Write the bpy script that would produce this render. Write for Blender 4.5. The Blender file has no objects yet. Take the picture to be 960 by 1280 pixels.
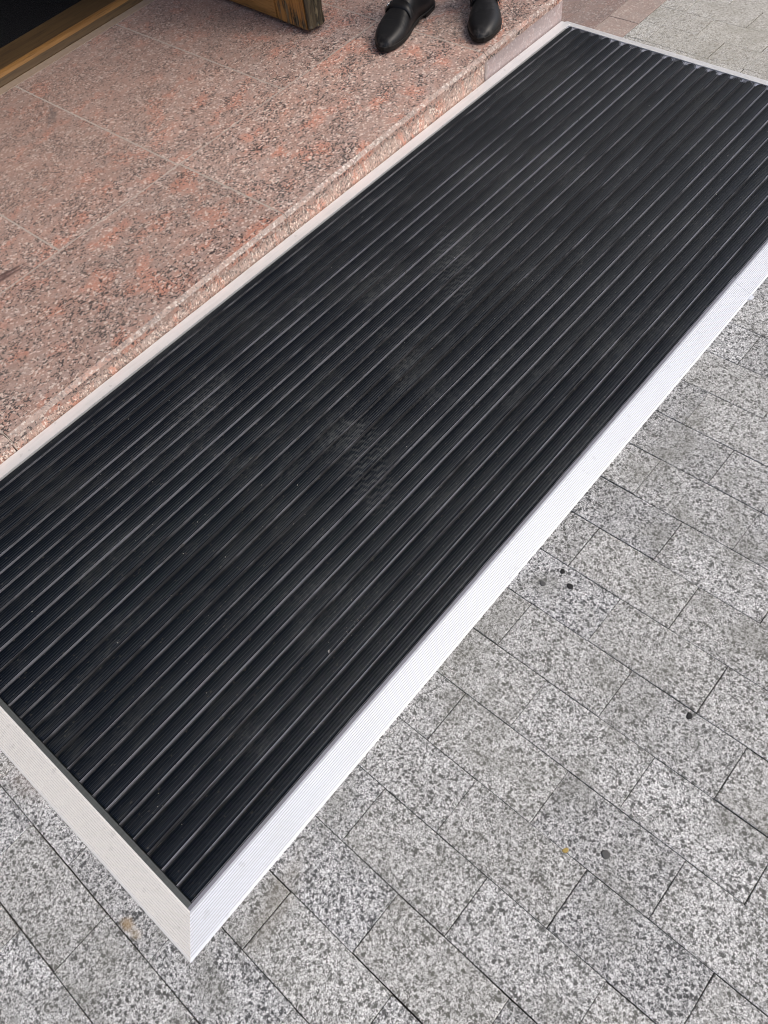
import bpy, bmesh, math, random
from mathutils import Matrix, Vector
random.seed(11)
SC = bpy.context.scene
C = SC.collection

# ------------------------------------------------------------------ camera
R_ROWS = [(0.6464865, -0.7557005, -0.1047471), (-0.6693492, -0.4959376, -0.5531886), (0.3660969, 0.4277413, -0.8264444)]
CAM = Vector((0.1394289, -0.43193576, 1.27))
cam = bpy.data.objects.new('camera', bpy.data.cameras.new('camera')); C.objects.link(cam)
rt, dn, fw = (Vector(r) for r in R_ROWS)
cam.matrix_world = Matrix.Translation(CAM) @ Matrix((rt, -dn, -fw)).transposed().to_4x4()
cam.data.sensor_fit = 'AUTO'; cam.data.sensor_width = 36.0
cam.data.lens = 36.0 * 1012.08 / 1280.0
cam.data.clip_start = 0.02; cam.data.clip_end = 400
SC.camera = cam

# ------------------------------------------------------------------ light
SUN_EL, SUN_AZ = math.radians(52), math.radians(150)     # azimuth clockwise from +Y: street side, to the right
w = bpy.data.worlds.new('World'); SC.world = w; w.use_nodes = True
nt = w.node_tree
bg = nt.nodes['Background']; sky = nt.nodes.new('ShaderNodeTexSky')
sky.sky_type = 'NISHITA'; sky.sun_disc = False
sky.sun_elevation = SUN_EL; sky.sun_rotation = SUN_AZ
sky.air_density = 1.0; sky.dust_density = 4.0; sky.ozone_density = 1.0
nt.links.new(sky.outputs[0], bg.inputs[0]); bg.inputs[1].default_value = 0.12
sd = bpy.data.lights.new('sun', 'SUN'); sun = bpy.data.objects.new('sun', sd); C.objects.link(sun)
sd.energy = 1.1; sd.angle = math.radians(35); sd.color = (1.0, 0.95, 0.88)
sdir = Vector((math.sin(SUN_AZ)*math.cos(SUN_EL), math.cos(SUN_AZ)*math.cos(SUN_EL), math.sin(SUN_EL)))
sun.rotation_euler = sdir.to_track_quat('Z', 'Y').to_euler()
SC.cycles.pixel_filter_type = 'BLACKMAN_HARRIS'; SC.cycles.filter_width = 1.05      # crisp, as a phone camera sharpens
SC.view_settings.view_transform = 'Standard'; SC.view_settings.look = 'None'
SC.view_settings.exposure = 0.3; SC.view_settings.gamma = 1.0

# ------------------------------------------------------------------ helpers
class MB:
    def __init__(s): s.v = []; s.f = []; s.m = []
    def add(s, vs, fs, mi=0):
        o = len(s.v); s.v += [tuple(v) for v in vs]
        for f in fs: s.f.append([i+o for i in f]); s.m.append(mi)
    def box(s, x0, x1, y0, y1, z0, z1, mi=0):
        s.add([(x0,y0,z0),(x1,y0,z0),(x1,y1,z0),(x0,y1,z0),(x0,y0,z1),(x1,y0,z1),(x1,y1,z1),(x0,y1,z1)],
              [(3,2,1,0),(4,5,6,7),(0,1,5,4),(1,2,6,5),(2,3,7,6),(3,0,4,7)], mi)
    def loft(s, rings, closed=True, caps=True, mi=0):
        n = len(rings[0]); vs = [p for r in rings for p in r]; fs = []
        for i in range(len(rings)-1):
            for j in range(n if closed else n-1):
                k = (j+1) % n
                fs.append((i*n+j, i*n+k, (i+1)*n+k, (i+1)*n+j))
        if caps:
            fs.append(tuple(range(n-1, -1, -1))); fs.append(tuple((len(rings)-1)*n+j for j in range(n)))
        s.add(vs, fs, mi)
    def tube(s, pts, rad, n=8, mi=0):
        rings = []
        for i, p in enumerate(pts):
            p = Vector(p); a = Vector(pts[max(i-1,0)]); b = Vector(pts[min(i+1,len(pts)-1)])
            d = (b-a).normalized(); u = d.orthogonal().normalized(); v = d.cross(u)
            r = rad[i] if isinstance(rad, (list, tuple)) else rad
            rings.append([p + r*(math.cos(t)*u + math.sin(t)*v) for t in [2*math.pi*k/n for k in range(n)]])
        s.loft(rings, mi=mi)
    def mesh(s, name, mats, smooth=False):
        me = bpy.data.meshes.new(name); me.from_pydata(s.v, [], s.f); me.update()
        for m in (mats if isinstance(mats, (list, tuple)) else [mats]): me.materials.append(m)
        for p, mi in zip(me.polygons, s.m): p.material_index = mi; p.use_smooth = smooth
        bm = bmesh.new(); bm.from_mesh(me); bmesh.ops.recalc_face_normals(bm, faces=bm.faces); bm.to_mesh(me); bm.free()
        return me
    def build(s, name, mats, parent=None, smooth=False, loc=None):
        return link(name, s.mesh(name, mats, smooth), parent, loc)
def link(name, me, parent=None, loc=None):
    o = bpy.data.objects.new(name, me); C.objects.link(o)
    if parent: o.parent = parent
    if loc: o.location = loc
    return o
def empty(name, loc=(0,0,0), rz=0):
    o = bpy.data.objects.new(name, None); C.objects.link(o); o.location = loc; o.rotation_euler = (0,0,rz); o.empty_display_size = .05
    return o
def tag(o, label=None, cat=None, group=None, kind=None):
    for k, v in (('label',label),('category',cat),('group',group),('kind',kind)):
        if v: o[k] = v
    return o

# ------------------------------------------------------------------ node materials
class N:
    def __init__(s, name):
        s.m = bpy.data.materials.new(name); s.m.use_nodes = True; s.t = s.m.node_tree
        s.b = s.t.nodes['Principled BSDF']
    def n(s, t, **kw):
        x = s.t.nodes.new(t)
        for k, v in kw.items(): setattr(x, k, v)
        return x
    def put(s, sock, v):
        if hasattr(v, 'is_output'): s.t.links.new(v, sock)
        elif v is not None: sock.default_value = v
    def math(s, op, a, b=0.0, c=None, clamp=False):
        x = s.n('ShaderNodeMath', operation=op, use_clamp=clamp); s.put(x.inputs[0], a); s.put(x.inputs[1], b)
        if c is not None: s.put(x.inputs[2], c)
        return x.outputs[0]
    def vmath(s, op, a, b=None):
        x = s.n('ShaderNodeVectorMath', operation=op); s.put(x.inputs[0], a)
        if b is not None: s.put(x.inputs['Scale'] if op == 'SCALE' else x.inputs[1], b)
        return x.outputs['Value'] if op in ('LENGTH','DISTANCE','DOT_PRODUCT') else x.outputs[0]
    def mix(s, fac, a, b, mode='MIX'):
        x = s.n('ShaderNodeMix', data_type='RGBA', blend_type=mode)
        col = lambda v: (*v, 1) if isinstance(v, tuple) and len(v) == 3 else v
        s.put(x.inputs['Factor'], fac); s.put(x.inputs['A'], None) if False else None
        s.put(x.inputs[6], col(a)); s.put(x.inputs[7], col(b)); return x.outputs[2]
    def noise(s, vec, scale, detail=3, rough=.55, dist=0):
        x = s.n('ShaderNodeTexNoise'); s.put(x.inputs['Vector'], vec); x.inputs['Scale'].default_value = scale
        x.inputs['Detail'].default_value = detail; x.inputs['Roughness'].default_value = rough; x.inputs['Distortion'].default_value = dist
        return x.outputs['Fac'], x.outputs['Color']
    def voro(s, vec, scale, feature='F1', rand=1.0):
        x = s.n('ShaderNodeTexVoronoi', feature=feature); s.put(x.inputs['Vector'], vec); x.inputs['Scale'].default_value = scale
        x.inputs['Randomness'].default_value = rand; return x
    def sep(s, col):
        x = s.n('ShaderNodeSeparateColor'); s.put(x.inputs[0], col); return x.outputs
    def ramp(s, v, lo, hi):   # smooth 0..1
        x = s.n('ShaderNodeMapRange', interpolation_type='SMOOTHSTEP'); s.put(x.inputs[0], v); s.put(x.inputs[1], lo); s.put(x.inputs[2], hi); return x.outputs[0]
    def obj(s): return s.n('ShaderNodeTexCoord').outputs['Object']
    def pos(s): return s.n('ShaderNodeNewGeometry').outputs['Position']
    def mapping(s, vec, scale=(1,1,1), rot=(0,0,0), loc=(0,0,0)):
        x = s.n('ShaderNodeMapping'); s.put(x.inputs[0], vec); s.put(x.inputs['Scale'], scale); s.put(x.inputs['Rotation'], rot); s.put(x.inputs['Location'], loc); return x.outputs[0]
    def rand(s):  # per object and per island
        a = s.n('ShaderNodeObjectInfo').outputs['Random']; b = s.n('ShaderNodeNewGeometry').outputs['Random Per Island']
        return s.math('FRACT', s.math('ADD', a, b))
    def bump(s, h, strength=.3, dist=.001):
        x = s.n('ShaderNodeBump'); x.inputs['Strength'].default_value = strength; x.inputs['Distance'].default_value = dist
        s.put(x.inputs['Height'], h); s.t.links.new(x.outputs[0], s.b.inputs['Normal'])
    def out(s, col=None, rough=None, metal=None, spec=None):
        c = (*col, 1) if isinstance(col, tuple) and len(col) == 3 else col
        s.put(s.b.inputs['Base Color'], c); s.put(s.b.inputs['Roughness'], rough); s.put(s.b.inputs['Metallic'], metal); s.put(s.b.inputs['Specular IOR Level'], spec)
        return s.m
    def spot(s, pos, x, y, rx, ry, ang=0, edge=.75):   # soft elliptical mask at a world place
        d = s.mapping(s.vmath('SUBTRACT', pos, (x, y, 0)), (1,1,0), (0,0,-ang))
        d = s.vmath('MULTIPLY', d, (1/rx, 1/ry, 0))
        nf, nc = s.noise(pos, 60, 4, .65)
        l = s.math('ADD', s.vmath('LENGTH', d), s.math('MULTIPLY', s.math('SUBTRACT', nf, .5), 1.6))
        return s.math('SUBTRACT', 1.0, s.ramp(l, 1-edge, 1+edge))

def mat_paver():
    a = N('grey_granite'); r = a.rand(); p = a.vmath('ADD', a.obj(), a.n('ShaderNodeCombineXYZ').outputs[0])
    cx = a.n('ShaderNodeCombineXYZ'); a.put(cx.inputs[0], a.math('MULTIPLY', r, 37.0)); a.put(cx.inputs[1], a.math('MULTIPLY', r, 91.0))
    p = a.vmath('ADD', a.obj(), cx.outputs[0])
    wn, wc = a.noise(p, 420, 2)
    q = a.vmath('ADD', p, a.vmath('SCALE', a.vmath('SUBTRACT', wc, (.5,.5,.5)), .0011))
    v1 = a.sep(a.voro(q, 700).outputs['Color']); v2 = a.sep(a.voro(q, 430).outputs['Color'])
    col = a.mix(v1[0], (.24,.245,.25), (.92,.925,.93))
    col = a.mix(a.math('MULTIPLY', a.ramp(v2[1], .50, .62), .50), col, (.26,.265,.27))
    col = a.mix(a.math('MULTIPLY', a.ramp(v2[2], .80, .84), .7), col, (.90,.90,.90))
    cl = a.noise(p, 90, 2)[0]
    q2 = a.vmath('ADD', p, a.vmath('SCALE', a.vmath('SUBTRACT', a.noise(p, 330, 3, .7)[1], (.5,.5,.5)), .0080))
    for scale, pick, rad, k in ((170, .64, .46, .90), (270, .60, .48, .86), (410, .58, .48, .82)):
        vo = a.voro(q2, scale); rc = a.sep(vo.outputs['Color'])
        r_ = a.math('MULTIPLY', a.math('ADD', .55, a.math('MULTIPLY', rc[1], .75)), rad)
        m1 = a.math('SUBTRACT', 1.0, a.ramp(a.math('SUBTRACT', vo.outputs['Distance'], r_), -.06, .06))
        m2 = a.ramp(a.math('ADD', rc[0], a.math('MULTIPLY', a.math('SUBTRACT', cl, .5), .8)), pick-.02, pick+.02)
        col = a.mix(a.math('MULTIPLY', a.math('MULTIPLY', m1, m2), k), col, (.040,.043,.047))
    # each stone its own tone, plus trodden-in grime with its own shape
    tone = a.math('ADD', .89, a.math('MULTIPLY', r, .22))
    col = a.mix(1.0, col, tone, 'MULTIPLY')
    r2 = a.math('FRACT', a.math('MULTIPLY', r, 7.31))
    col = a.mix(a.math('MULTIPLY', r2, .16), col, (.46,.44,.34))
    wp = a.pos()
    g1, _ = a.noise(wp, 5.5, 5, .6); g2, _ = a.noise(wp, 26, 4, .6)
    gr = a.ramp(a.math('ADD', a.math('MULTIPLY', g1, .65), a.math('MULTIPLY', g2, .35)), .47, .66)
    col = a.mix(a.math('MULTIPLY', gr, .48), col, (.19,.19,.165))
    for (x, y, rx, ry, an, c, k) in STAINS_GROUND:
        col = a.mix(a.math('MULTIPLY', a.spot(wp, x, y, rx, ry, an), k), col, c)
    h = a.math('ADD', a.math('MULTIPLY', v1[0], .4), a.noise(p, 800, 3)[0])
    a.bump(h, .25, .0006)
    return a.out(col, a.math('ADD', .52, a.math('MULTIPLY', v1[1], .22)), 0, .4)

def mat_granite(name, tint=(1,1,1), streak=(1,1.5,1), salmon=.5, dark=.5, soft=0.0, grey=.0, rot=None):
    a = N(name); r = a.n('ShaderNodeObjectInfo').outputs['Random']
    cx = a.n('ShaderNodeCombineXYZ'); a.put(cx.inputs[0], a.math('MULTIPLY', r, 17.0)); a.put(cx.inputs[1], a.math('MULTIPLY', r, 41.0))
    cr = a.n('ShaderNodeCombineXYZ'); a.put(cr.inputs[2], rot if rot is not None else a.math('MULTIPLY', a.math('SUBTRACT', a.math('FRACT', a.math('MULTIPLY', r, 5.7)), .5), 1.5))
    p0 = a.vmath('ADD', a.obj(), cx.outputs[0])
    wn, wc = a.noise(p0, 30, 3)
    pw = a.vmath('ADD', p0, a.vmath('SCALE', a.vmath('SUBTRACT', wc, (.5,.5,.5)), .05))
    p = a.mapping(pw, tuple(1/s for s in streak) if False else streak, cr.outputs[0])
    f = a.mapping(p0, tuple(1+(s-1)*.30 for s in streak), cr.outputs[0])
    fw_, fc = a.noise(p0, 200, 2)
    f = a.vmath('ADD', f, a.vmath('SCALE', a.vmath('SUBTRACT', fc, (.5,.5,.5)), .008))
    big = a.noise(p, 7, 4, .6)[0]; mid = a.noise(p, 22, 4, .6)[0]; sm = a.noise(f, 70, 3, .6)[0]
    base = a.mix(a.ramp(big, .35, .65), (.335,.245,.21), (.43,.29,.24))
    base = a.mix(a.ramp(mid, .45, .62), base, (.385,.31,.28))
    sal = a.ramp(a.math('ADD', a.math('MULTIPLY', a.noise(p, 10, 3, .5)[0], .75), a.math('MULTIPLY', a.noise(p, 4.5, 2)[0], .4)), .585, .70)
    col = a.mix(a.math('MULTIPLY', sal, salmon), base, (.54,.25,.175))
    # crystals
    v = a.sep(a.voro(f, 230).outputs['Color']); v2 = a.sep(a.voro(f, 185).outputs['Color']); v3 = a.sep(a.voro(f, 330).outputs['Color'])
    col = a.mix(a.math('MULTIPLY', a.math('SUBTRACT', v[2], .35), .75, clamp=True), col, (.56,.45,.39))
    col = a.mix(a.math('MULTIPLY', a.ramp(v3[0], .55, .8), .42), col, (.20,.155,.14))
    cl = a.ramp(a.math('ADD', a.math('MULTIPLY', a.noise(a.vmath('ADD', p, (5.3,2.1,7.7)), 9, 4, .6)[0], .85), a.math('MULTIPLY', sm, .35)), .50, .70)
    dk = a.ramp(a.math('ADD', v[0], a.math('MULTIPLY', cl, .30)), .90, .95)
    col = a.mix(a.math('MULTIPLY', dk, dark*1.6, clamp=True), col, (.055,.05,.05))
    wh = a.ramp(a.math('ADD', v2[1], a.math('MULTIPLY', sm, .4)), 1.07, 1.10)
    col = a.mix(a.math('MULTIPLY', wh, .75), col, (.74,.69,.63))
    if grey: col = a.mix(grey, col, (.42,.38,.39))
    if soft: col = a.mix(soft, col, (.40,.33,.30))
    wp = a.pos()
    d1 = a.ramp(a.noise(wp, 4.5, 5, .6)[0], .40, .68)
    col = a.mix(a.math('MULTIPLY', d1, .22), col, (.34,.30,.27))
    # trodden dust and the wall's shade, painted darker towards the sill, with ragged limits
    if name == 'pink_granite':
        sy = a.n('ShaderNodeSeparateXYZ'); a.put(sy.inputs[0], wp)
        dd = a.ramp(a.math('ADD', sy.outputs[1], a.math('MULTIPLY', a.noise(wp, 3, 5, .65)[0], .8)), 1.55, 2.35)
        col = a.mix(a.math('MULTIPLY', dd, .42), col, (.29,.22,.19))
        for (x, y, rx, ry, an, c, k) in MARKS_STEP:
            col = a.mix(a.math('MULTIPLY', a.spot(wp, x, y, rx, ry, an), k), col, c)
    col = a.mix(1.0, col, a.math('ADD', .90, a.math('MULTIPLY', a.math('FRACT', a.math('MULTIPLY', r, 3.3)), .2)), 'MULTIPLY')
    col = a.mix(1.0, col, tint, 'MULTIPLY')
    a.bump(a.noise(p0, 500, 3)[0], .12, .0005)
    return a.out(col, a.math('ADD', .42, a.math('MULTIPLY', d1, .2)), 0, .4)

def mat_rubber():
    a = N('black_rubber'); wp = a.pos()
    st = a.mapping(wp, (3, 22, 1)); d1 = a.noise(wp, 4.0, 5, .62)[0]; d2 = a.noise(st, 6, 4, .6)[0]; d3 = a.noise(wp, 320, 2)[0]
    dust = a.ramp(a.math('ADD', a.math('MULTIPLY', d1, .6), a.math('MULTIPLY', d2, .45)), .50, .74)
    v = a.sep(a.voro(wp, 330).outputs['Color'])
    r = a.n('ShaderNodeObjectInfo').outputs['Random']
    col = a.mix(a.math('MULTIPLY', dust, .6), (.0034,.0056,.0105), (.036,.038,.037))
    col = a.mix(a.math('MULTIPLY', a.spot(wp, 1.95, .50, .65, .55, .2), .55), col, (.043,.045,.046))  # paler far end: grazing sheen painted into the rubber colour
    # dusty scuffs drawn out along the walking line, broken up finely
    sc = a.mapping(wp, (5, 9, 1), (0,0,-.75)); s1 = a.noise(sc, 1.0, 5, .62, .6)[0]; s2 = a.noise(wp, 95, 3, .7)[0]
    lane = a.spot(wp, 1.05, .45, .85, .42, .15, .8)
    sm = a.math('MULTIPLY', a.ramp(s1, .50, .72), a.ramp(s2, .35, .65))
    col = a.mix(a.math('MULTIPLY', sm, a.math('ADD', .18, a.math('MULTIPLY', lane, .40))), col, (.085,.090,.090))
    # shoe prints in dry dust: a lugged sole pattern inside ragged sole outlines
    for (x, y, an) in PRINTS:
        q = a.mapping(a.vmath('SUBTRACT', wp, (x, y, 0)), (1,1,0), (0,0,-an)); sp = a.n('ShaderNodeSeparateXYZ'); a.put(sp.inputs[0], q)
        zig = a.math('ADD', a.math('MULTIPLY', sp.outputs[0], 420.0), a.math('MULTIPLY', a.math('PINGPONG', sp.outputs[1], .012), 300.0))
        bars = a.ramp(a.math('SINE', zig), -.1, .5)
        m = a.math('MULTIPLY', a.math('MULTIPLY', a.spot(wp, x, y, .125, .042, an, .3), bars), a.ramp(s2, .30, .6))
        col = a.mix(a.math('MULTIPLY', m, .42), col, (.105,.11,.11))
    col = a.mix(a.math('MULTIPLY', a.ramp(v[0], .990, .995), .4), col, (.12,.115,.10))
    ro = a.math('ADD', .30, a.math('MULTIPLY', a.math('ADD', dust, a.math('MULTIPLY', r, .25)), .28))
    a.bump(d3, .15, .0004)
    a.b.inputs['Specular Tint'].default_value = (.86,.93,1.0,1)
    return a.out(col, ro, 0, .32)

def mat_alu(name, base, rough, metal, dirt, dirtcol, aniso=(2,30,30), spec=.5, vary=False):
    a = N(name); wp = a.pos(); q = a.mapping(wp, aniso)
    n1 = a.noise(q, 5, 4, .6)[0]; n2 = a.noise(wp, 9, 5, .65)[0]; n3 = a.noise(wp, 160, 3)[0]
    k = a.ramp(a.math('ADD', a.math('MULTIPLY', n1, .5), a.math('MULTIPLY', n2, .5)), .42, .68)
    if vary:
        r = a.n('ShaderNodeObjectInfo').outputs['Random']
        k = a.ramp(a.math('ADD', a.math('MULTIPLY', a.math('SUBTRACT', r, .5), .16), a.math('ADD', a.math('MULTIPLY', n1, .6), a.math('MULTIPLY', n2, .4))), .40, .60)
    col = a.mix(a.math('MULTIPLY', k, dirt), base, dirtcol)
    sp = a.ramp(a.sep(a.voro(wp, 140).outputs['Color'])[0], .985, .99)
    col = a.mix(a.math('MULTIPLY', sp, dirt*.6), col, (.2,.19,.17))
    return a.out(col, a.math('ADD', rough, a.math('MULTIPLY', n3, .12)), metal, spec)

def mat_wood(name, c1, c2, dark, wear, axis='z', rough=.45):
    a = N(name); p = a.obj(); sc = {'z':(30,30,2.2),'y':(30,2.2,30),'x':(2.2,30,30)}[axis]
    q = a.mapping(p, sc); n1 = a.noise(q, 1.6, 5, .65, .4)[0]; n2 = a.noise(q, 5, 4, .6)[0]; n3 = a.noise(p, 14, 5, .65)[0]
    col = a.mix(a.ramp(n1, .35, .65), c1, c2)
    col = a.mix(a.math('MULTIPLY', a.ramp(n2, .52, .68), .6), col, dark)
    if wear:
        sx = a.n('ShaderNodeSeparateXYZ'); a.put(sx.inputs[0], p)
        m = a.ramp(a.math('ADD', a.math('ADD', a.math('MULTIPLY', n1, .75), a.math('MULTIPLY', n3, .5)), a.math('MULTIPLY', sx.outputs[2], -wear[1])), wear[0], wear[0]+.10)
        wc = a.mix(a.ramp(n2, .42, .6), (.24,.19,.11), (.018,.018,.013))
        col = a.mix(m, col, wc)
        a.bump(a.math('ADD', n2, a.math('MULTIPLY', m, -1.0)), .7, .003)
    else: a.bump(n2, .3, .001)
    return a.out(col, rough, 0, .4)

def plain(name, col, rough=.5, metal=0, spec=.5, var=.25, scale=40):
    a = N(name); n = a.noise(a.obj(), scale, 4)[0]
    c = a.mix(n, tuple(x*(1-var) for x in col), tuple(x*(1+var) for x in col))
    return a.out(c, a.math('ADD', rough-.06, a.math('MULTIPLY', n, .12)), metal, spec)

STAINS_GROUND = [(-.0750, .0640, .007, .010, .3, (.36,.24,.11), .7), (-.0757, .0440, .006, .009, .3, (.36,.27,.15), .45),
                 (.10,-.085,.06,.02,.2,(.26,.24,.20),.4), (-.03,.36,.035,.05,.4,(.36,.29,.25),.3),
                 (2.95,.45,.75,.55,0,(.55,.51,.42),.45)]
PRINTS = [(.77,.325,.95), (1.32,.54,.85)]
MARKS_STEP = [(1.160, 1.893, .050, .009, 1.0, (.10,.10,.10), .6), (1.13, 1.872, .03, .007, .9, (.12,.12,.12), .5),
               (.665, 1.413, .045, .004, -.25, (.05,.03,.03), .9), (.645, 1.402, .05, .004, -.15, (.05,.03,.03), .9), (.645,1.408,.045,.015,-.2,(.14,.09,.085),.55)]  # thin dark streaks over a softer dark patch
M = {}
M['paver'] = mat_paver()
M['granite'] = mat_granite('pink_granite', tint=(1.20,1.09,1.05), salmon=.8, dark=.62)
M['riser'] = mat_granite('riser_granite', tint=(1.42,1.33,1.27), streak=(3.0,1,1.0), salmon=.75, dark=.45, rot=0.0)
M['riser_pale'] = mat_granite('pale_riser_granite', tint=(1.15,1.12,1.15), streak=(1.3,1,1.0), salmon=.15, dark=.25, grey=.45, soft=.2, rot=0.6)
M['chamfer'] = mat_granite('honed_granite_edge', tint=(1.06,1.03,1.0), salmon=.75, dark=.35, soft=.12, rot=0.0)
M['pink_paver'] = mat_granite('pink_paver_granite', tint=(.84,.80,.80), salmon=.25, dark=.35, soft=.35)
M['pink_paver_pale'] = mat_granite('pale_pink_paver_granite', tint=(1.12,1.10,1.08), salmon=.12, dark=.25, soft=.5)
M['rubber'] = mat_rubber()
M['ramp'] = mat_alu('ribbed_aluminium', (.72,.75,.81), .50, .38, .18, (.56,.56,.56))  # cool sky reflection of the front edge put into the base colour
M['ramp_end'] = mat_alu('ribbed_aluminium_end', (1.0,.98,.945), .42, .22, .12, (.88,.85,.79), (30,2,30))  # same metal, with the left edge's warm reflection painted in
M['groove'] = mat_alu('groove_shade', (.54,.55,.57), .6, .2, .3, (.42,.42,.40))  # darker tone paints the shade inside the front edge's grooves
M['groove_end'] = mat_alu('end_groove_shade', (.84,.82,.78), .6, .2, .3, (.60,.57,.52))  # fainter painted groove shade for the left edge
M['strip'] = mat_alu('flat_aluminium', (.88,.88,.875), .45, .45, .3, (.55,.54,.52))
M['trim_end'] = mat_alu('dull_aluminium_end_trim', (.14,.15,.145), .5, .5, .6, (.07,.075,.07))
M['trim'] = mat_alu('dull_aluminium_trim', (.34,.34,.38), .45, .5, .5, (.22,.22,.22))
M['rail'] = mat_alu('slat_rail_aluminium', (.78,.79,.86), .33, .8, .85, (.06,.06,.065), (1.2,14,14), vary=True)
M['carrier'] = mat_alu('slat_carrier_aluminium', (.085,.087,.095), .55, .5, .8, (.02,.02,.02), (1.5,14,14), vary=True)
M['door'] = mat_wood('weathered_door_wood', (.56,.28,.080), (.36,.165,.045), (.07,.04,.018), (.57, 1.3))
M['door_end'] = mat_wood('stripped_door_wood', (.11,.085,.05), (.022,.019,.013), (.008,.008,.006), (.64, .5))
M['door_rail'] = mat_wood('varnished_door_rail', (.54,.275,.085), (.36,.175,.05), (.10,.05,.02), (.74, 1.6), 'y')
M['door_panel'] = mat_wood('faded_door_panel', (.22,.19,.12), (.15,.12,.07), (.06,.05,.035), None, 'z', .6)
M['sill'] = mat_wood('threshold_wood', (.33,.17,.055), (.24,.12,.04), (.10,.055,.025), None, 'x', .45)
M['sill_dark'] = mat_wood('dark_threshold_wood', (.115,.07,.03), (.085,.05,.022), (.04,.025,.014), None, 'x', .6)
M['sill_stone'] = plain('threshold_mortar', (.36,.27,.20), .8, 0, .3, .2, 60)
M['inner_mat'] = plain('dark_carpet', (.012,.012,.013), .9, 0, .1, .3, 200)
def mat_leather():
    a = N('black_leather'); p = a.obj(); n = a.noise(p, 55, 5, .65)[0]; f = a.noise(p, 420, 3)[0]
    sx = a.n('ShaderNodeSeparateXYZ'); a.put(sx.inputs[0], p)
    toe = a.math('MULTIPLY', a.ramp(sx.outputs[0], .262, .298), a.ramp(n, .42, .62))
    col = a.mix(a.math('MULTIPLY', toe, .55), (.008,.008,.009), (.11,.10,.09))
    cr = a.noise(a.mapping(p, (160, 18, 18)), 1.0, 3)[0]
    vamp = a.math('MULTIPLY', a.ramp(sx.outputs[0], .175, .20), a.math('SUBTRACT', 1.0, a.ramp(sx.outputs[0], .215, .24)))
    a.bump(a.math('ADD', a.math('MULTIPLY', f, .12), a.math('MULTIPLY', a.math('MULTIPLY', cr, vamp), 1.6)), .5, .0016)
    return a.out(col, a.math('ADD', .30, a.math('MULTIPLY', n, .28)), 0, .42)
M['leather'] = mat_leather()
M['sole'] = plain('shoe_sole', (.014,.013,.012), .6, 0, .3, .2)
M['buckle'] = plain('steel_buckle', (.62,.62,.62), .25, 1.0, .5, .1)
M['trousers'] = plain('black_cloth', (.011,.011,.013), .85, 0, .2, .3, 120)
M['skin'] = plain('skin', (.50,.30,.22), .5, 0, .4, .08)
M['hair'] = plain('dark_hair', (.03,.022,.016), .5)
M['wall'] = plain('unseen_facade_stone', (.12,.125,.14), .8, 0, .3, .15, 3)
M['bed'] = plain('joint_grit', (.045,.043,.038), .95, 0, .2, .4, 300)
M['grout'] = plain('pale_grout', (.50,.43,.375), .85, 0, .2, .2, 120)
M['gum'] = plain('black_gum', (.022,.022,.022), .6, 0, .3, .2)
M['gum_grey'] = plain('grey_gum', (.10,.10,.10), .7, 0, .3, .2)
M['crumb'] = plain('pale_crumb', (.62,.60,.55), .8, 0, .3, .2)
M['leaf'] = plain('dry_leaf', (.45,.33,.10), .7, 0, .3, .3)

# ------------------------------------------------------------------ the place, in metres: x along the mat, y towards the building, z=0 the mat top
G = -0.0157            # paving level
PITCH_X, X0 = 0.1008, 0.0113
Y_STEP = 0.960         # riser face
def ztop(x): return .034 + .0195*x          # the step's top drifts up along x against the pavement's fall

# --- pavement
pavement = tag(empty('pavement', (0,0,G)), 'grey speckled granite paving laid in staggered rows around the mat', None, None, 'structure')
bedm = MB(); bx0, bx1, by0, by1 = -2.6, 6.5, -3.2, 2.3
bedm.add([(bx0,by0,-.0065),(bx1,by0,-.0065),(bx1,by1,-.0065),(bx0,by1,-.0065)], [(0,1,2,3)])
for a, b, c, d in ((-80,bx0,-80,80),(bx1,80,-80,80),(bx0,bx1,-80,by0),(bx0,bx1,by1,80)):
    bedm.add([(a,c,-.0008),(b,c,-.0008),(b,d,-.0008),(a,d,-.0008)], [(0,1,2,3)], 1)
bedm.build('paving_bed', [M['bed'], M['paver']], pavement)
YOFF = {-2:.0998,-1:.0014,0:-.0934,1:-.0177,2:-.105,3:-.0086,4:-.1098,5:-.0004,6:-.1002,7:-.0154,8:-.1088,9:-.0209,10:-.1188,11:-.0154,12:-.1088,13:-.024,14:-.118}
def paver_verts(lx, ly, seed):
    r = random.Random(seed); top = []; bot = []; inn = []
    hx, hy = lx/2, ly/2; b = .0011
    pts = []
    for (ax, ay, bx, by, n) in ((-hx,-hy,hx,-hy,3),(hx,-hy,hx,hy,5),(hx,hy,-hx,hy,3),(-hx,hy,-hx,-hy,5)):
        for i in range(n): pts.append((ax+(bx-ax)*i/n, ay+(by-ay)*i/n))
    vs = []; n = len(pts)
    for x, y in pts:
        vs.append((x, y, -.006))
    for x, y in pts:
        vs.append((x + r.uniform(-.0003,.0003), y + r.uniform(-.0003,.0003), -.0007))
    for x, y in pts:
        k = b*r.uniform(.5,1.6)*(.45 if seed in (0,2,4) else 1); vs.append((x - math.copysign(k,x)*(abs(x)>hx-1e-6), y - math.copysign(k,y)*(abs(y)>hy-1e-6), 0))
    fs = [(l*n+i, l*n+(i+1)%n, (l+1)*n+(i+1)%n, (l+1)*n+i) for l in (0,1) for i in range(n)] + [tuple(2*n+i for i in range(n))]
    return vs, fs
PV = []
for s in range(8):
    m = MB(); m.add(*paver_verts(PITCH_X - (.0009,.0018,.0013,.0022,.0010,.0030,.0012,.0016)[s], .2 - (.0009,.0012,.0008,.0014,.0010,.0012,.0018,.0009)[s], s)); PV.append(m.mesh('paver', M['paver']))
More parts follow.
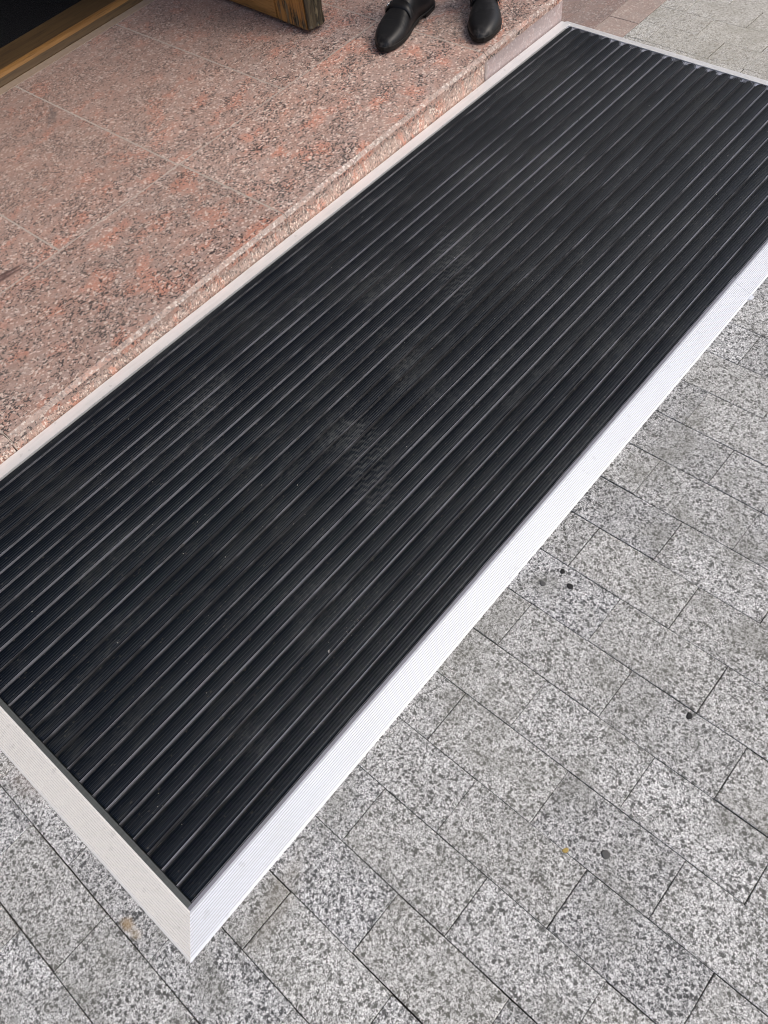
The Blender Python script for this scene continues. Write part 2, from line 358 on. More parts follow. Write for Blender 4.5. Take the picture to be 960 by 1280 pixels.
def in_view(x, y, z, mx=60):
    d = Vector((x,y,z)) - CAM; zc = d.dot(fw)
    if zc < .1: return False
    u = 480 + 1012.08*d.dot(rt)/zc; v = 640 + 1012.08*d.dot(dn)/zc
    return -mx < u < 960+mx and -mx < v < 1280+mx
near = []; far = []
for k in range(-30, 70):
    off = YOFF.get(k, (-.1098 if k % 2 == 0 else -.012) + random.uniform(-.008,.008))
    for j in range(-18, 8):
        y = off + j*.2 + .1
        xc = X0 + (k+.5)*PITCH_X + .0113*(y+.2)
        if -.06 < xc < 2.36 and -.04+.1 < y < 1.1-.0: 
            if y - .1 > -.04 and y + .1 < 1.2 and xc-.05 > -.04 and xc+.05 < 2.40: continue        # wholly under the mat
        if xc < 2.40 and y - .1 > .955: continue                                       # under the step
        if y + .1 > .90 and xc > 2.36: continue                                   # the pink band
        cut = None
        yc, ly = y, .2
        if xc > 2.36 and y + .1 > .765:                                           # row ends cut against the pink band
            y1 = .7645; ly = y1 - (y-.1)
            if ly < .02: continue
            yc = y - .1 + ly/2
        (near if in_view(xc, yc, G) else far).append((xc, yc, ly))
near.sort(key=lambda t: (Vector((t[0],t[1],G))-CAM).length)
far = near[270:] + far; near = near[:270]
m = MB(); m.add(*paver_verts(PITCH_X-.0001, .2-.0032, 0)); PFAR = m.mesh('paver', M['paver'])
for i, (x, y, ly) in enumerate(near):
    r = random.Random(i*7+3)
    me = PV[r.randrange(8)] if x < 2.3 else PFAR
    if ly < .195:
        m = MB(); m.add(*paver_verts(PITCH_X-.0012, ly-.001, i)); me = m.mesh('paver', M['paver'])
    o = link('paver', me, pavement, (x, y, r.uniform(-.0006,.0006)*(1 if x < 2.3 else .3)))
    o.rotation_euler = (r.uniform(-.003,.003), r.uniform(-.004,.004)*(1 if x < 2.3 else .2), -.0113 + r.uniform(-.002,.002)*(1 if x < 2.3 else .2) + (math.pi if r.random() < .5 else 0))
m = MB()
for i, (x, y, ly) in enumerate(far):
    if not (-2.6 < x < 6.5 and -3.2 < y): continue
    hx, hy = PITCH_X/2-.0004, ly/2-.0004; b = .0007; z = random.uniform(-.0006,.0006)
    m.add([(x-hx,y-hy,-.006),(x+hx,y-hy,-.006),(x+hx,y+hy,-.006),(x-hx,y+hy,-.006),
           (x-hx,y-hy,z-.0008),(x+hx,y-hy,z-.0008),(x+hx,y+hy,z-.0008),(x-hx,y+hy,z-.0008),
           (x-hx+b,y-hy+b,z),(x+hx-b,y-hy+b,z),(x+hx-b,y+hy-b,z),(x-hx+b,y+hy-b,z)],
          [(0,1,5,4),(1,2,6,5),(2,3,7,6),(3,0,4,7),(4,5,9,8),(5,6,10,9),(6,7,11,10),(7,4,8,11),(8,9,10,11)])
tag(m.build('distant_paving', M['paver'], pavement), kind='stuff')
# pink band beside the step's end
for row in range(14):
    y0 = .766 + row*.1015; mt = M['pink_paver_pale'] if row == 0 else M['pink_paver']
    x = 2.36 if y0 < .95 else 2.405
    x += 0
    first = [.16,.30,.22,.34,.2,.3,.24,.28][row % 8]
    while x < 6.3:
        L = first if first else .30; first = None
        mm = MB(); mm.add(*paver_verts(L-.0012, .1003, 100+row))
        link('pink_paver', mm.mesh('pink_paver', mt), pavement, (x+L/2, y0+.05, random.uniform(-.0005,.0005)))
        x += L

# --- entrance step
step = tag(empty('entrance_step', (1.2, Y_STEP, G)), 'pink speckled granite step with pale chamfered nosing behind the mat', 'step')
def P(o):   # keep world coordinates while parented to an empty standing at the step's foot
    o.location = Vector(o.location) - Vector(step.location); return o
XL, XR, YB = -1.25, 2.402, 2.137
core = MB(); core.add([(XL,Y_STEP+.024,G-.005),(XR-.02,Y_STEP+.024,G-.005),(XR-.02,YB,G-.005),(XL,YB,G-.005)] +
    [(XL,Y_STEP+.024,ztop(XL)-.0003),(XR-.02,Y_STEP+.024,ztop(XR-.02)-.0003),(XR-.02,YB,ztop(XR-.02)-.0003),(XL,YB,ztop(XL)-.0003)],
    [(3,2,1,0),(4,5,6,7),(0,1,5,4),(1,2,6,5),(2,3,7,6),(3,0,4,7)])
P(core.build('grout_bed', M['grout'], step))
def step_tile(x0, x1, y0, y1, nosing=False, g=.0030):
    x0 += g/2; x1 -= g/2; y0 += 0 if nosing else g*.45; y1 -= g*.45
    xm, ym = (x0+x1)/2, (y0+y1)/2; b = .0012; ch = .0095
    m = MB(); th = .022
    z = lambda x: ztop(x) - ztop(xm)
    def ring(e, dz, ye): return [(x0+e-xm, y0+ye-ym, z(x0+e)+dz), (x1-e-xm, y0+ye-ym, z(x1-e)+dz), (x1-e-xm, y1-e-ym, z(x1-e)+dz), (x0+e-xm, y1-e-ym, z(x0+e)+dz)]
    if nosing:
        r0 = ring(0,-th,0); r1 = ring(0,-.0085,0); r2 = ring(b,0,ch)
        m.add(r0+r1, [(0,1,5,4),(1,2,6,5),(2,3,7,6),(3,0,4,7)], 0)
        m.add(r1+r2, [(0,1,5,4)], 1); m.add(r1+r2, [(1,2,6,5),(2,3,7,6),(3,0,4,7)], 0)
        m.add(r2, [(0,1,2,3)], 0)
    else:
        r0 = ring(0,-th,0); r1 = ring(0,-b,0); r2 = ring(b,0,b)
        m.add(r0+r1, [(0,1,5,4),(1,2,6,5),(2,3,7,6),(3,0,4,7)]); m.add(r1+r2, [(0,1,5,4),(1,2,6,5),(2,3,7,6),(3,0,4,7)]); m.add(r2, [(0,1,2,3)])
    o = m.build('tile', [M['granite'], M['chamfer']], step); o.location = (xm, ym, ztop(xm)); P(o)
for a, b in ((-1.25,-.465),(-.465,.355),(.355,1.198),(1.198,2.018),(2.018,2.402)): step_tile(a, b, Y_STEP, 1.362, True)
for a, b in ((-1.25,-.86),(-.86,-.45),(-.45,-.03),(-.03,.38),(.38,.79),(.79,1.193),(1.193,1.599),(1.599,2.016),(2.016,2.402)): step_tile(a, b, 1.362, YB)
for x in (-.465,.355,1.198,2.018):
    gr = MB(); pr = [(.0300,-.10),(.0009,-.10),(.0009,-.0090),(.0100,-.0005),(.0300,-.0005)]
    gr.loft([[(xx, Y_STEP+y, max(ztop(x)+z, G+.001)) for y, z in pr] for xx in (x-.0010, x+.0010)])
    P(gr.build('grout_joint', M['grout'], step))
for i, (a, b, mt) in enumerate(((-1.25,-.465,'riser'),(-.465,.352,'riser'),(.352,1.203,'riser'),(1.203,2.012,'riser'),(2.012,2.402,'riser_pale'))):
    a += .001; b -= .001; xm = (a+b)/2; m = MB(); ya, yb = .0022, .022
    m.add([(a-xm,ya,-.004),(b-xm,ya,-.004),(b-xm,yb,-.004),(a-xm,yb,-.004),(a-xm,ya,ztop(a)-.0225-G),(b-xm,ya,ztop(b)-.0225-G),(b-xm,yb,ztop(b)-.0225-G),(a-xm,yb,ztop(a)-.0225-G)],
          [(3,2,1,0),(4,5,6,7),(0,1,5,4),(1,2,6,5),(2,3,7,6),(3,0,4,7)])
    o = m.build('riser_tile', M[mt], step); o.location = (xm, Y_STEP, G); P(o)
m = MB(); m.add([(0,.0225,-.004),(0,1.17,-.004),(-.018,1.17,-.004),(-.018,.0225,-.004)] + [(0,.0225,ztop(2.4)-.0225-G),(0,1.17,ztop(2.4)-.0225-G),(-.018,1.17,ztop(2.4)-.0225-G),(-.018,.0225,ztop(2.4)-.0225-G)],
    [(3,2,1,0),(4,5,6,7),(0,1,5,4),(1,2,6,5),(2,3,7,6),(3,0,4,7)])
o = m.build('riser_tile', M['riser_pale'], step); o.location = (2.4, Y_STEP, G); P(o)

# --- entrance mat
mat = tag(empty('entrance_mat', (0,0,0)), 'long black ribbed rubber slat mat framed by sloping ribbed aluminium edges', 'entrance mat')
XE = lambda y: 2.356 + .030*y
PITCH, Y0 = .03455, .0052
def slat(k):
    rs = random.Random(k*3+1)
    y0 = Y0 + k*PITCH; wdt = PITCH if k < 26 else .9255-y0
    root = empty('slat', (0, y0 + rs.uniform(-.0004,.0004), rs.uniform(-.0005,.0003))); root.parent = mat; root.rotation_euler = (rs.uniform(-.012,.012), 0, rs.uniform(-.0002,.0002))
    xa, xb = .0085, XE(y0)
    g = .0014; rl = .0008
    # carrier with its two upright rails, one extrusion
    prof = [(0.0003,-.0125),(wdt-.0003,-.0125),(wdt-.0003,-.0062),(wdt-g,-.0062),(wdt-g,-.0030),(wdt-g-rl,-.0030),(wdt-g-rl,-.0062),
            (g+rl,-.0062),(g+rl,-.0012),(g,-.0012),(g,-.0062),(.0003,-.0062)]
    m = MB(); m.loft([[(x, y, z) for y, z in prof] for x in (xa, xb-.0135)])
    me = m.mesh('carrier', [M['carrier'], M['rail']])
    for p in me.polygons:
        if p.center.z > -.0060 and p.center.y < wdt/2: p.material_index = 1  # street-side rail painted bright, the rest dark: lit edge and gap shade
    link('carrier', me, root)
    # ribbed rubber insert, domed
    ya, yb = g+rl+.0002, wdt-g-rl-.0002; n = 6; W = yb-ya; prof = []
    def zz(t): return -.0024 + .0042*(1-(2*t-1)**2)**.6 if 0 < t < 1 else -.0024
    for i in range(n):
        for q, dz in ((.10,-.0030),(.13,-.0010),(.19,-.0002),(.27,0),(.35,-.0002),(.41,-.0010),(.44,-.0030),(.82,-.0032)):
            if i == n-1 and q > .7: continue
            t = (i+q+.22)/n; prof.append((t, zz(t)+dz))
    prof = [(0,-.006)] + prof + [(1,-.006)]
    rings = []
    for x, sw, dz in ((xa,.86,-.0016),(xa+.0012,.96,-.0006),(xa+.004,1,0),(xb-.016,1,0),(xb-.009,.93,-.0001),(xb-.0035,.76,-.0006),(xb-.0005,.46,-.0014)):
        rings.append([(x, ya + W*(.5+(t-.5)*sw), z + (dz if z > -.0055 else 0)) for t, z in prof])
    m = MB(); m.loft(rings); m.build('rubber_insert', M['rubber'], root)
for k in range(27): slat(k)
under = MB(); under.box(.0005, XE(0)-.016, .0005, .9295, -.0150, -.0130); under.build('base_sheet', M['carrier'], mat)
# frame angles round the slats
tr = MB(); tr.box(-.0008, 1.638, -.0014, .0044, -.0148, .0004); tr.build('frame_angle', M['trim'], mat)
tr = MB(); tr.box(1.6395, XE(0)-.006, -.0008, .0040, -.0148, .0000); tr.build('frame_angle', M['trim'], mat)
tr = MB(); tr.box(-.0008, .0072, .0045, .9263, -.0148, .0001); tr.build('frame_angle', M['trim_end'], mat)
lip = MB(); lip.add([(XE(.0045)-.013,.0045,-.0148),(XE(.0045)+.0004,.0045,-.0148),(XE(.926)+.0004,.926,-.0148),(XE(.926)-.013,.926,-.0148)] + [(XE(.0045)-.013,.0045,-.0026),(XE(.0045)+.0004,.0045,-.0026),(XE(.926)+.0004,.926,-.0026),(XE(.926)-.013,.926,-.0026)], [(3,2,1,0),(4,5,6,7),(0,1,5,4),(1,2,6,5),(2,3,7,6),(3,0,4,7)])
lip.build('end_lip', M['rail'], mat)
bs = MB(); bs.box(-.010, XE(.94)+.012, .9265, .9575, -.0148, .0007)
bs.build('flat_edge_strip', M['strip'], mat)
# sloping ribbed edges: profile (distance outward, height)
A_, H_ = .0475, .0157
def ramp_profile(n=13):
    p = [(0.0012,-.0155),(0.0012,0.0002),(.0035,.0002)]
    for i in range(n):
        t0 = .004 + (A_-.006)*i/n; d = (A_-.006)/n
        for q, dz in ((.0,-.0010),(.24,-.0010),(.30,0.0002),(.97,.0002)):
            t = t0+q*d; p.append((t, -H_*(t-.0035)/(A_-.0035)*.95 + dz))
    p += [(A_, -H_+.0006), (A_, -H_+.0001)]
    return p
RP = ramp_profile()
GROOVES = {3+4*i for i in range(13)} | {4+4*i for i in range(13)}
def ramp_mb(kind, mt, ends):
    m = MB(); rings = []
    for e in ends:
        if kind == 'front': rings.append([(e[0]+e[1]*d, -d, z) for d, z in RP])
        elif kind == 'left': rings.append([(-d, e[0]+e[1]*d, z) for d, z in RP])
        else: rings.append([(XE(e[0])+.0006+d, e[0]+e[1]*d, z-.0006) for d, z in RP])
    m.loft(rings); o = m.build('ramp_edge', [mt, M['groove'] if kind == 'front' else M['groove_end']], mat); np_ = len(RP)
    for i, p in enumerate(o.data.polygons):
        j = i % np_
        if kind != 'right' and i < np_*(len(ends)-1) and j in GROOVES: p.material_index = 1
    return o
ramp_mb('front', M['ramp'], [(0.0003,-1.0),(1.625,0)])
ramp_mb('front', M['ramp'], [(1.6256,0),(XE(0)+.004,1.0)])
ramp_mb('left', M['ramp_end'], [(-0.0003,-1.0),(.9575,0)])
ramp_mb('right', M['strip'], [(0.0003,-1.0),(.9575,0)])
tb = MB(); tb.add([(1.606,-.0475,-.0150),(1.6225,-.0475,-.0150),(1.6225,-.0545,-.0152),(1.611,-.0535,-.0152)] + [(1.606,-.0475,-.0128),(1.6225,-.0475,-.0128),(1.6225,-.0545,-.0140),(1.611,-.0535,-.0140)],
    [(3,2,1,0),(4,5,6,7),(0,1,5,4),(1,2,6,5),(2,3,7,6),(3,0,4,7)]); tb.build('joint_tab', M['ramp'], mat)

# --- small litter
def mat_point(u, v, z=0.001):
    d = rt*((u-480)/1012.08) + dn*((v-640)/1012.08) + fw; t = (z-CAM.z)/d.z; return CAM + d*t
cm = MB()
def crumb(mb, p, r, rr):
    pts = [Vector((1,0,0)),Vector((-.6,.7,0)),Vector((-.5,-.8,.1)),Vector((.1,0,.7)),Vector((0,.1,-.5))]
    a = rr.uniform(0,6.28); mt = Matrix.Rotation(a,3,'Z')
    mb.add([p + r*rr.uniform(.7,1.2)*(mt@q) for q in pts], [(0,1,3),(1,2,3),(2,0,3),(1,0,4),(2,1,4),(0,2,4)])
rr = random.Random(5)
for i in range(170):
    x, y = rr.uniform(.05,2.3), rr.uniform(.02,.9); crumb(cm, Vector((x,y,.0010)), rr.choice((.0005,.0006,.0008,.0011)), rr)
for i in range(30): crumb(cm, Vector((rr.uniform(.05,2.2), rr.uniform(.02,.9), .0012)), rr.uniform(.0012,.0017), rr)
for i in range(26): crumb(cm, Vector((.485+rr.gauss(0,.035), .111+rr.gauss(0,.006), .0014)), rr.uniform(.0004,.001), rr)
tag(cm.build('crumbs', M['crumb']), 'pale grit and crumbs scattered over the black slats', 'litter', None, 'stuff')
fl = MB(); crumb(fl, Vector((0,0,0)), .0045, rr); o = fl.build('paint_flake', M['crumb']); o.location = (.426,.114,.0030); o.scale = (1.2,.6,.35); o.rotation_euler = (0,0,.7)
tag(o, 'small white flake lying on the black slats near the front edge', 'flake')
def blob(name, x, y, r, mt, label, cat, group, asp=1.25, h=.0005):
    rr = random.Random(int(x*1000)); m = MB(); n = 14; ph = rr.uniform(0,6)
    prof = [r*(1+.07*math.sin(3*t+ph)+rr.uniform(-.06,.06)) for t in [2*math.pi*i/n for i in range(n)]]
    ring = lambda k, z: [(asp*prof[i]*k*math.cos(2*math.pi*i/n), prof[i]*k*math.sin(2*math.pi*i/n), z) for i in range(n)]
    m.loft([ring(1,-.0006), ring(.96,h*.45), ring(.62,h*.95), ring(.2,h)]); o = m.build(name, mt, None, True, (x,y,G+.0004)); o.rotation_euler = (0,0,ph)
    return tag(o, label, cat, group)
GUM = 'dark gum spots trodden onto the paving'
blob('gum_spot', .8033, -.1075, .0044, M['gum'], 'round black gum spot between the two other spots close to the sloping edge', 'gum spot', GUM)
blob('gum_spot', .7863, -.1344, .0050, M['gum'], 'largest black gum spot, lowest of the three close to the sloping edge', 'gum spot', GUM)
blob('gum_spot', .7619, -.0933, .0048, M['gum_grey'], 'faded grey gum spot, nearest the sloping edge of the three', 'gum spot', GUM)
blob('gum_spot', .7038, -.4092, .0048, M['gum'], 'lone black gum spot out on the open paving beside a joint', 'gum spot', GUM)
blob('gum_spot', .4464, -.4187, .0062, M['gum_grey'], 'dull flattened grey gum disc beside a brown leaf scrap', 'gum spot', GUM, 1.1, .0006)
blob('leaf_scrap', .4145, -.3713, .0034, M['leaf'], 'tiny yellow brown scrap of leaf lying in a paving joint', 'leaf scrap', None, 1.5)

# --- door leaf standing open on the step
ZD = ztop(1.87) + .008
door = empty('entrance_door', (1.852, 1.487, ZD)); door.rotation_euler = (0,0,math.atan2(.44,.020)-math.pi/2)
tag(door, 'open wooden door leaf with orange varnish worn off its stripped closing edge', 'door')
T, LW, HH = .064, .70, 2.25      # local: x thickness, y along the leaf from closing edge to hinge
def slab(name, y0, y1, z0, z1, x0, x1, mt, bev=.004, parent=door):
    m = MB(); m.box(x0,x1,y0,y1,z0,z1); me = m.mesh(name, mt); bm = bmesh.new(); bm.from_mesh(me)
    bmesh.ops.bevel(bm, geom=bm.edges[:], offset=bev, segments=2, affect='EDGES'); bm.to_mesh(me); bm.free()
    return link(name, me, parent)
slab('stile', .0125, .150, 0.0, HH, 0, T, M['door'], .005)
# closing edge: a split, ragged strip of bare wood
m = MB(); rr = random.Random(8); nx = 12
rings = []
for i in range(26):
    z = .003 + (HH-.003)*(i/25)**1.6; ring = []
    for j in range(nx+1):
        x = T*j/nx; ring.append((x, -.0005 + (rr.uniform(0,.006) if z < .5 else rr.uniform(0,.002)) + (.004 if j in (0,nx) else 0), z + (rr.uniform(0,.010) if i == 0 else 0)))
    ring += [(T,.0120,z),(0,.0120,z)]; rings.append(ring)
m.loft(rings); m.build('closing_edge', M['door_end'], door)
slab('stile', LW-.12, LW, 0.001, HH-.001, .0005, T-.0005, M['door'], .005)
slab('bottom_rail', .1505, LW-.1205, 0.001, .20, .001, T-.001, M['door_rail'], .005)
slab('middle_rail', .1505, LW-.1205, .95, 1.08, .001, T-.001, M['door_rail'], .005)
slab('top_rail', .1505, LW-.1205, HH-.14, HH-.002, .001, T-.001, M['door_rail'], .005)
slab('panel', .1505, LW-.1205, .2005, .9495, .020, T-.020, M['door_panel'], .003)
slab('panel', .1505, LW-.1205, 1.0805, HH-.1405, .020, T-.020, M['door_panel'], .003)
h = MB(); h.tube([(-.001,.075,1.02),(-.05,.075,1.02),(-.055,.09,1.02),(-.055,.19,1.02)], .009, 10); h.build('handle', M['buckle'], door, True)

# --- threshold: strip of mortar, wooden sill, dark mat inside
def along_x(name, prof, x0, x1, mats, nsel=None, parent=None):
    m = MB(); m.loft([[(x, y, z+ztop(x)) for y, z in prof] for x in (x0, x1)])
    me = m.mesh(name, mats)
    if nsel:
        for p in me.polygons:
            if nsel(p.center): p.material_index = 1
    return link(name, me, parent)
sill = empty('threshold', (0.9, 2.16, ztop(.9)))
tag(sill, 'worn orange brown wooden door threshold with a raised ridge beside the dark inner mat', 'threshold')
def PS(o): o.location = -Vector(sill.location); return o
PS(along_x('mortar_strip', [(2.1375,-.04),(2.1375,.001),(2.166,.003),(2.166,-.04)], -1.25, 1.90, M['sill_stone'], None, sill))
PS(along_x('nosing', [(2.1665,-.04),(2.1665,.006),(2.170,.009),(2.183,.018),(2.192,.0235),(2.204,.026),(2.213,.025),(2.216,.018),(2.216,-.04)], -1.25, 1.90, [M['sill'], M['sill_dark']], lambda c: c.y < 2.18, sill))
PS(along_x('tread', [(2.2165,-.04),(2.2165,.012),(2.36,.010),(2.36,-.04)], -1.25, 1.90, M['sill_dark'], None, sill))
im = empty('inner_mat', (.4, 2.9, ztop(.4)))
tag(im, 'dark ribbed floor mat just inside the doorway beyond the threshold', 'floor mat')
m = MB(); prof = [(2.3605,-.04)]
for i in range(150):
    y = 2.3605 + i*.012; prof += [(y+.001,.004),(y+.002,.009),(y+.008,.009),(y+.009,.004)]
prof += [(4.17,.004),(4.17,-.04)]
m.loft([[(x-.4, y-2.9, z+ztop(x)-ztop(.4)) for y, z in prof] for x in (-1.3, 2.2)]); m.build('ribbed_pile', M['inner_mat'], im)

# --- building round the doorway (unseen wall, tall and dark for the mat's reflections)
bld = empty('building', (0.9, 2.3, G)); tag(bld, 'unseen stone building front, tall and dark for reflections in the mat, round the open doorway behind the step', 'building')
def wl(x0,x1,y0,y1,z0,z1,name='wall'):
    m = MB(); m.box(x0-.9,x1-.9,y0-2.3,y1-2.3,z0-G,z1-G); return m.build(name, M['wall'], bld)
wl(-9,-1.25,2.15,2.6,G-.01,14); wl(1.90,9,2.21,2.6,G-.01,14); wl(-1.249,1.899,2.15,2.6,2.45,14,'unseen_lintel_wall')
wl(-1.6,-1.3,2.601,5,G-.01,3,'hall_wall'); wl(2.2,2.5,2.601,5,G-.01,3,'hall_wall'); wl(-1.6,2.5,5.001,5.2,G-.01,3,'hall_wall'); wl(-1.6,2.5,2.601,5.2,3.001,3.2,'hall_ceiling')
wl(-1.3,2.2,4.171,5,G-.01,ztop(.4)-.02,'hall_floor')

# ------------------------------------------------------------------ person: stands on the step, facing along -x
person = empty('person', (2.20, 1.19, ztop(2.15)))
tag(person, 'person in black trousers and black buckled leather shoes standing on the step by the door', 'person')
L_SH = .298
def hw(s):     # half width of the last along the length, heel 0 .. toe 1
    K = [(0,.012),(.03,.024),(.10,.033),(.22,.034),(.38,.031),(.52,.038),(.66,.047),(.76,.0475),(.86,.040),(.93,.030),(.97,.021),(1.0,.008)]
    for (a, b), (c, d) in zip(K, K[1:]):
        if a <= s <= c: t = (s-a)/(c-a); t = t*t*(3-2*t) if False else t; return b+(d-b)*t
    return K[-1][1]
def ht(s):
    K = [(0,.052),(.03,.078),(.12,.095),(.34,.100),(.42,.092),(.50,.079),(.60,.063),(.72,.050),(.84,.042),(.93,.034),(.97,.027),(1.0,.018)]
    for (a, b), (c, d) in zip(K, K[1:]):
        if a <= s <= c: t = (s-a)/(c-a); return b+(d-b)*t
    return K[-1][1]
def skew(s, side): return side*(.010*math.sin(math.pi*min(1,max(0,(s-.25)/.75)))- .004)   # the ball swings outward a little
def section(s, side, off=0.0, n=17, z0=.012):
    w_, h_ = hw(s)+off, ht(s)+off; cy = skew(s, side); pts = []
    for i in range(n):
        a = math.pi*i/(n-1); ca, sa = math.cos(a), math.sin(a)
        e = .62 if s > .45 else .8
        y = math.copysign(abs(ca)**e, ca)*w_; z = z0 + (h_-z0)*sa**(.85 if s > .45 else .6)
        if s < .42: y *= 1 - .28*sa**2.0
        pts.append((s*L_SH, cy+y, z))
    return pts
def shoe(px, py, ang, side):
    """heel centre at px,py; toe along ang; side=+1: outer edge towards local +y"""
    root = empty('shoe', (px-2.20, py-1.19, ztop(px)-ztop(2.15)), ang); root.parent = person
    S = [0,.012,.03,.06,.1,.16,.22,.28,.34,.38,.42,.46,.5,.55,.6,.66,.72,.76,.8,.84,.88,.91,.94,.965,.985,1.0]
    m = MB(); m.loft([section(s, side) for s in S], closed=True); up = m.build('upper', M['leather'], root, True)
    def outline(off, z, ss): 
        return [(s*L_SH + (off if s > .985 else (-off if s < .01 else 0)), skew(s,side)+hw(s)*1.0+off, z) for s in ss] + [(s*L_SH + (off if s > .985 else (-off if s < .01 else 0)), skew(s,side)-hw(s)-off, z) for s in reversed(ss)]
    m = MB(); m.loft([outline(.0005,.010,S), outline(.0016,.0112,S), outline(.0016,.0145,S), outline(.0004,.0155,S)])
    fr = [s for s in S if s >= .38]
    m.loft([outline(-.002,.0008,fr), outline(.0004,.004,fr), outline(.0004,.0099,fr)]); m.build('sole', M['sole'], root)
    hl = [s for s in S if s <= .28]; m = MB(); m.loft([outline(.000,.0005,hl), outline(.003,.0099,hl)]); m.build('heel', M['sole'], root)
    # monk strap over the instep and its buckle on the outer side
    m = MB(); rings = []
    for s, off in ((.515,.0003),(.52,.0028),(.585,.0028),(.59,.0003)):
        rings.append(section(s, side, off, 17, .030)[1:-1])
    m.loft(rings, closed=False, caps=False); m.build('strap', M['leather'], root, True)
    pts = section(.552, side, .0050, 33, .024); i = 8 if side > 0 else 24
    c = Vector(pts[i]); tan = (Vector(pts[i+1])-Vector(pts[i-1])).normalized(); ax = Vector((1,0,0)); m = MB()
    q = [c+ax*a*.011+tan*b*.009 for a, b in ((-1,-1),(1,-1),(1,1),(-1,1),(-1,-1))]; m.tube(q, .0017, 6)
    m.tube([c-ax*.011, c+ax*.011], .0013, 6); m.build('buckle', M['buckle'], root, True)
    return root
def unit_ang(x, y): return math.atan2(y, x)
# heel to toe: his right foot (further from the mat) and his left, turned outwards
def place(toe, heel, side):
    t, h_ = Vector(toe), Vector(heel); d = (t-h_).normalized(); hp = t - d*L_SH
    shoe(hp.x, hp.y, math.atan2(d.y, d.x), side); return hp, d
hpR, dR = place((1.873,1.228), (2.17,1.290), -1)
hpL, dL = place((2.050,.998), (2.28,1.165), 1)
def rel(p): return (p[0]-2.20, p[1]-1.19, p[2])
ankR = hpR + dR*.075; ankL = hpL + dL*.075
face = Vector((-.93,-.36,0)).normalized(); rgt = Vector((-face.y*-1, 0, 0)); rgt = Vector((face.y, -face.x, 0))   # person's right
hipc = Vector(((ankR.x+ankL.x)/2+.01, (ankR.y+ankL.y)/2, 0))
def skin_body(name, verts, edges, radii, rootv, mt, parent, sub=2):
    me = bpy.data.meshes.new(name); me.from_pydata([tuple(v) for v in verts], edges, []); me.materials.append(mt); o = link(name, me, parent)
    md = o.modifiers.new('skin', 'SKIN'); md.use_smooth_shade = True
    for i, r in enumerate(radii): me.skin_vertices[0].data[i].radius = (r, r) if not isinstance(r, tuple) else r
    for i in range(len(verts)): me.skin_vertices[0].data[i].use_root = (i == rootv)
    s = o.modifiers.new('sub', 'SUBSURF'); s.levels = s.render_levels = sub
    return o
def W(base, up=0, f=0, r=0): v = Vector((base.x, base.y, 0)) + face*f + rgt*r; return Vector((v.x-2.20, v.y-1.19, up))
H0 = W(hipc, .92)
hr, hl_ = W(hipc, .90, 0, .095), W(hipc, .90, 0, -.095)
aR, aL = Vector(rel((ankR.x,ankR.y,.105))), Vector(rel((ankL.x,ankL.y,.105)))
kR, kL = (hr*.49+aR*.51)+face*.015, (hl_*.49+aL*.51)+face*.015
skin_body('trousers', [H0, hr, kR, aR*.75+kR*.25, aR, hl_, kL, aL*.75+kL*.25, aL, W(hipc,1.04)],
          [(0,1),(1,2),(2,3),(3,4),(0,5),(5,6),(6,7),(7,8),(0,9)], [.115,.092,.070,.060,.058,.092,.070,.060,.058,.125], 0, M['trousers'], person)
sr, sl = W(hipc,1.42,-.01,.19), W(hipc,1.42,-.01,-.19)
er, el = W(hipc,1.13,-.03,.25), W(hipc,1.13,-.03,-.25)
wr, wl_ = W(hipc,.90,.06,.25), W(hipc,.90,.06,-.25)
skin_body('jacket', [W(hipc,1.10), W(hipc,.93), W(hipc,1.28), W(hipc,1.42), sr, er, wr, sl, el, wl_, W(hipc,1.49)],
          [(0,1),(0,2),(2,3),(3,4),(4,5),(5,6),(3,7),(7,8),(8,9),(3,10)], [.14,.15,.155,.12,.075,.058,.045,.075,.058,.045,.065], 0, M['trousers'], person)
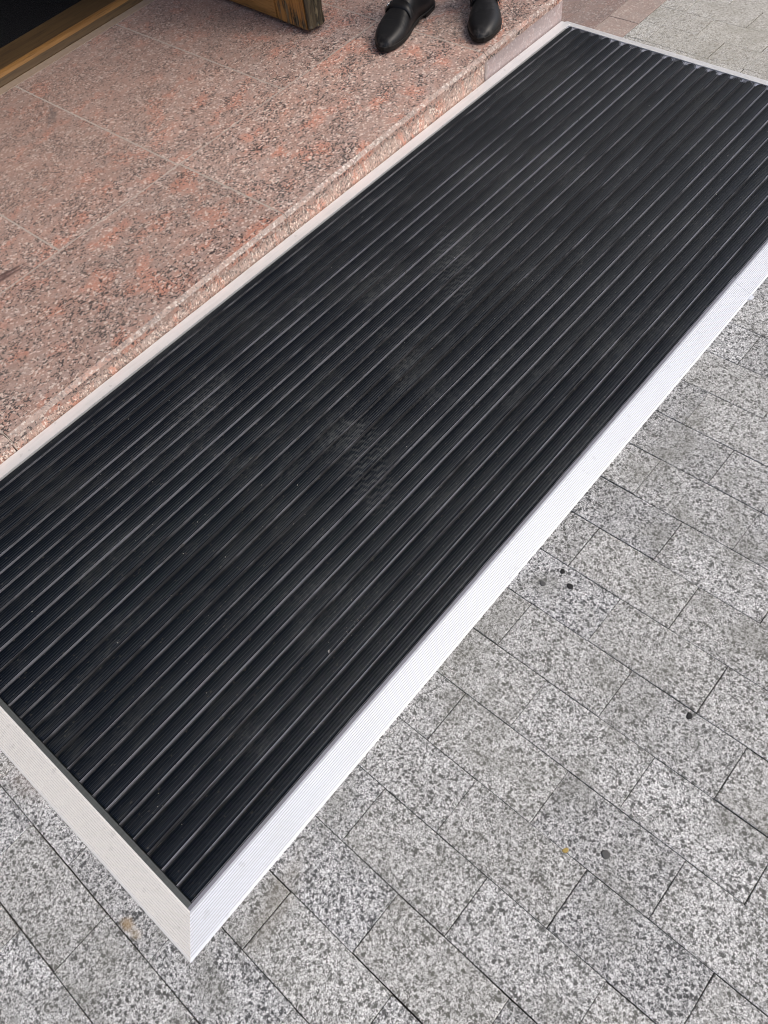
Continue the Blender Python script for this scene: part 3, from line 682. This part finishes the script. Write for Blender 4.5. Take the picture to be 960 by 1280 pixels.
# head, neck, hands as one body
vs = [W(hipc,1.46), W(hipc,1.54,.01), W(hipc,1.60,.03), W(hipc,1.68,.025), W(hipc,1.745,.015)]; ed = [(0,1),(1,2),(2,3),(3,4)]; ra = [.056,.050,.088,(.118,.108),(.085,.08)]
vs += [W(hipc,1.655,.128)]; ed += [(3,5)]; ra += [.014]
for sgn, wv in ((1,wr),(-1,wl_)):
    b = len(vs); dnv = Vector((0,0,-1)); vs += [wv, wv+dnv*.05+face*.01, wv+dnv*.095+face*.02]; ed += [(b,b+1),(b+1,b+2)]; ra += [(.026,.020),(.030,.014),(.028,.011)]
    for i, (off, ln) in enumerate(((-.030,.068),(-.010,.078),(.010,.074),(.029,.058))):
        q = len(vs); p0 = wv+dnv*.105+face*(.02-off); vs += [p0, p0+dnv*ln*.55-rgt*sgn*.006, p0+dnv*ln-rgt*sgn*.018]; ed += [(b+2,q),(q,q+1),(q+1,q+2)]; ra += [.0095,.0085,.007]
    q = len(vs); vs += [wv+dnv*.055+face*.045-rgt*sgn*.01, wv+dnv*.095+face*.062-rgt*sgn*.018]; ed += [(b+1,q),(q,q+1)]; ra += [.011,.008]
# join the hands to the neck through the sleeves so the body stays one surface
sh = len(vs); vs += [sr, er, sl, el]; ra += [.05,.04,.05,.04]
hR = 6; hL = 6 + 3 + 12 + 2
ed += [(0,sh),(sh,sh+1),(sh+1,hR),(0,sh+2),(sh+2,sh+3),(sh+3,hL)]
skin_body('body', vs, ed, ra, 0, M['skin'], person)
bm = bmesh.new(); bmesh.ops.create_icosphere(bm, subdivisions=3, radius=.098)
for v in bm.verts: v.co.x *= .88; v.co.z *= 1.0
hm = bpy.data.meshes.new('hair'); bm.to_mesh(hm); bm.free(); hm.materials.append(M['hair'])
for p in hm.polygons: p.use_smooth = True
link('hair', hm, person, W(hipc,1.722,-.030))
for sgn in (-1, 1):
    bm = bmesh.new(); bmesh.ops.create_icosphere(bm, subdivisions=2, radius=.011); em = bpy.data.meshes.new('eye'); bm.to_mesh(em); bm.free(); em.materials.append(M['leather'])
    link('eye', em, person, W(hipc,1.680,.098,.033*sgn))
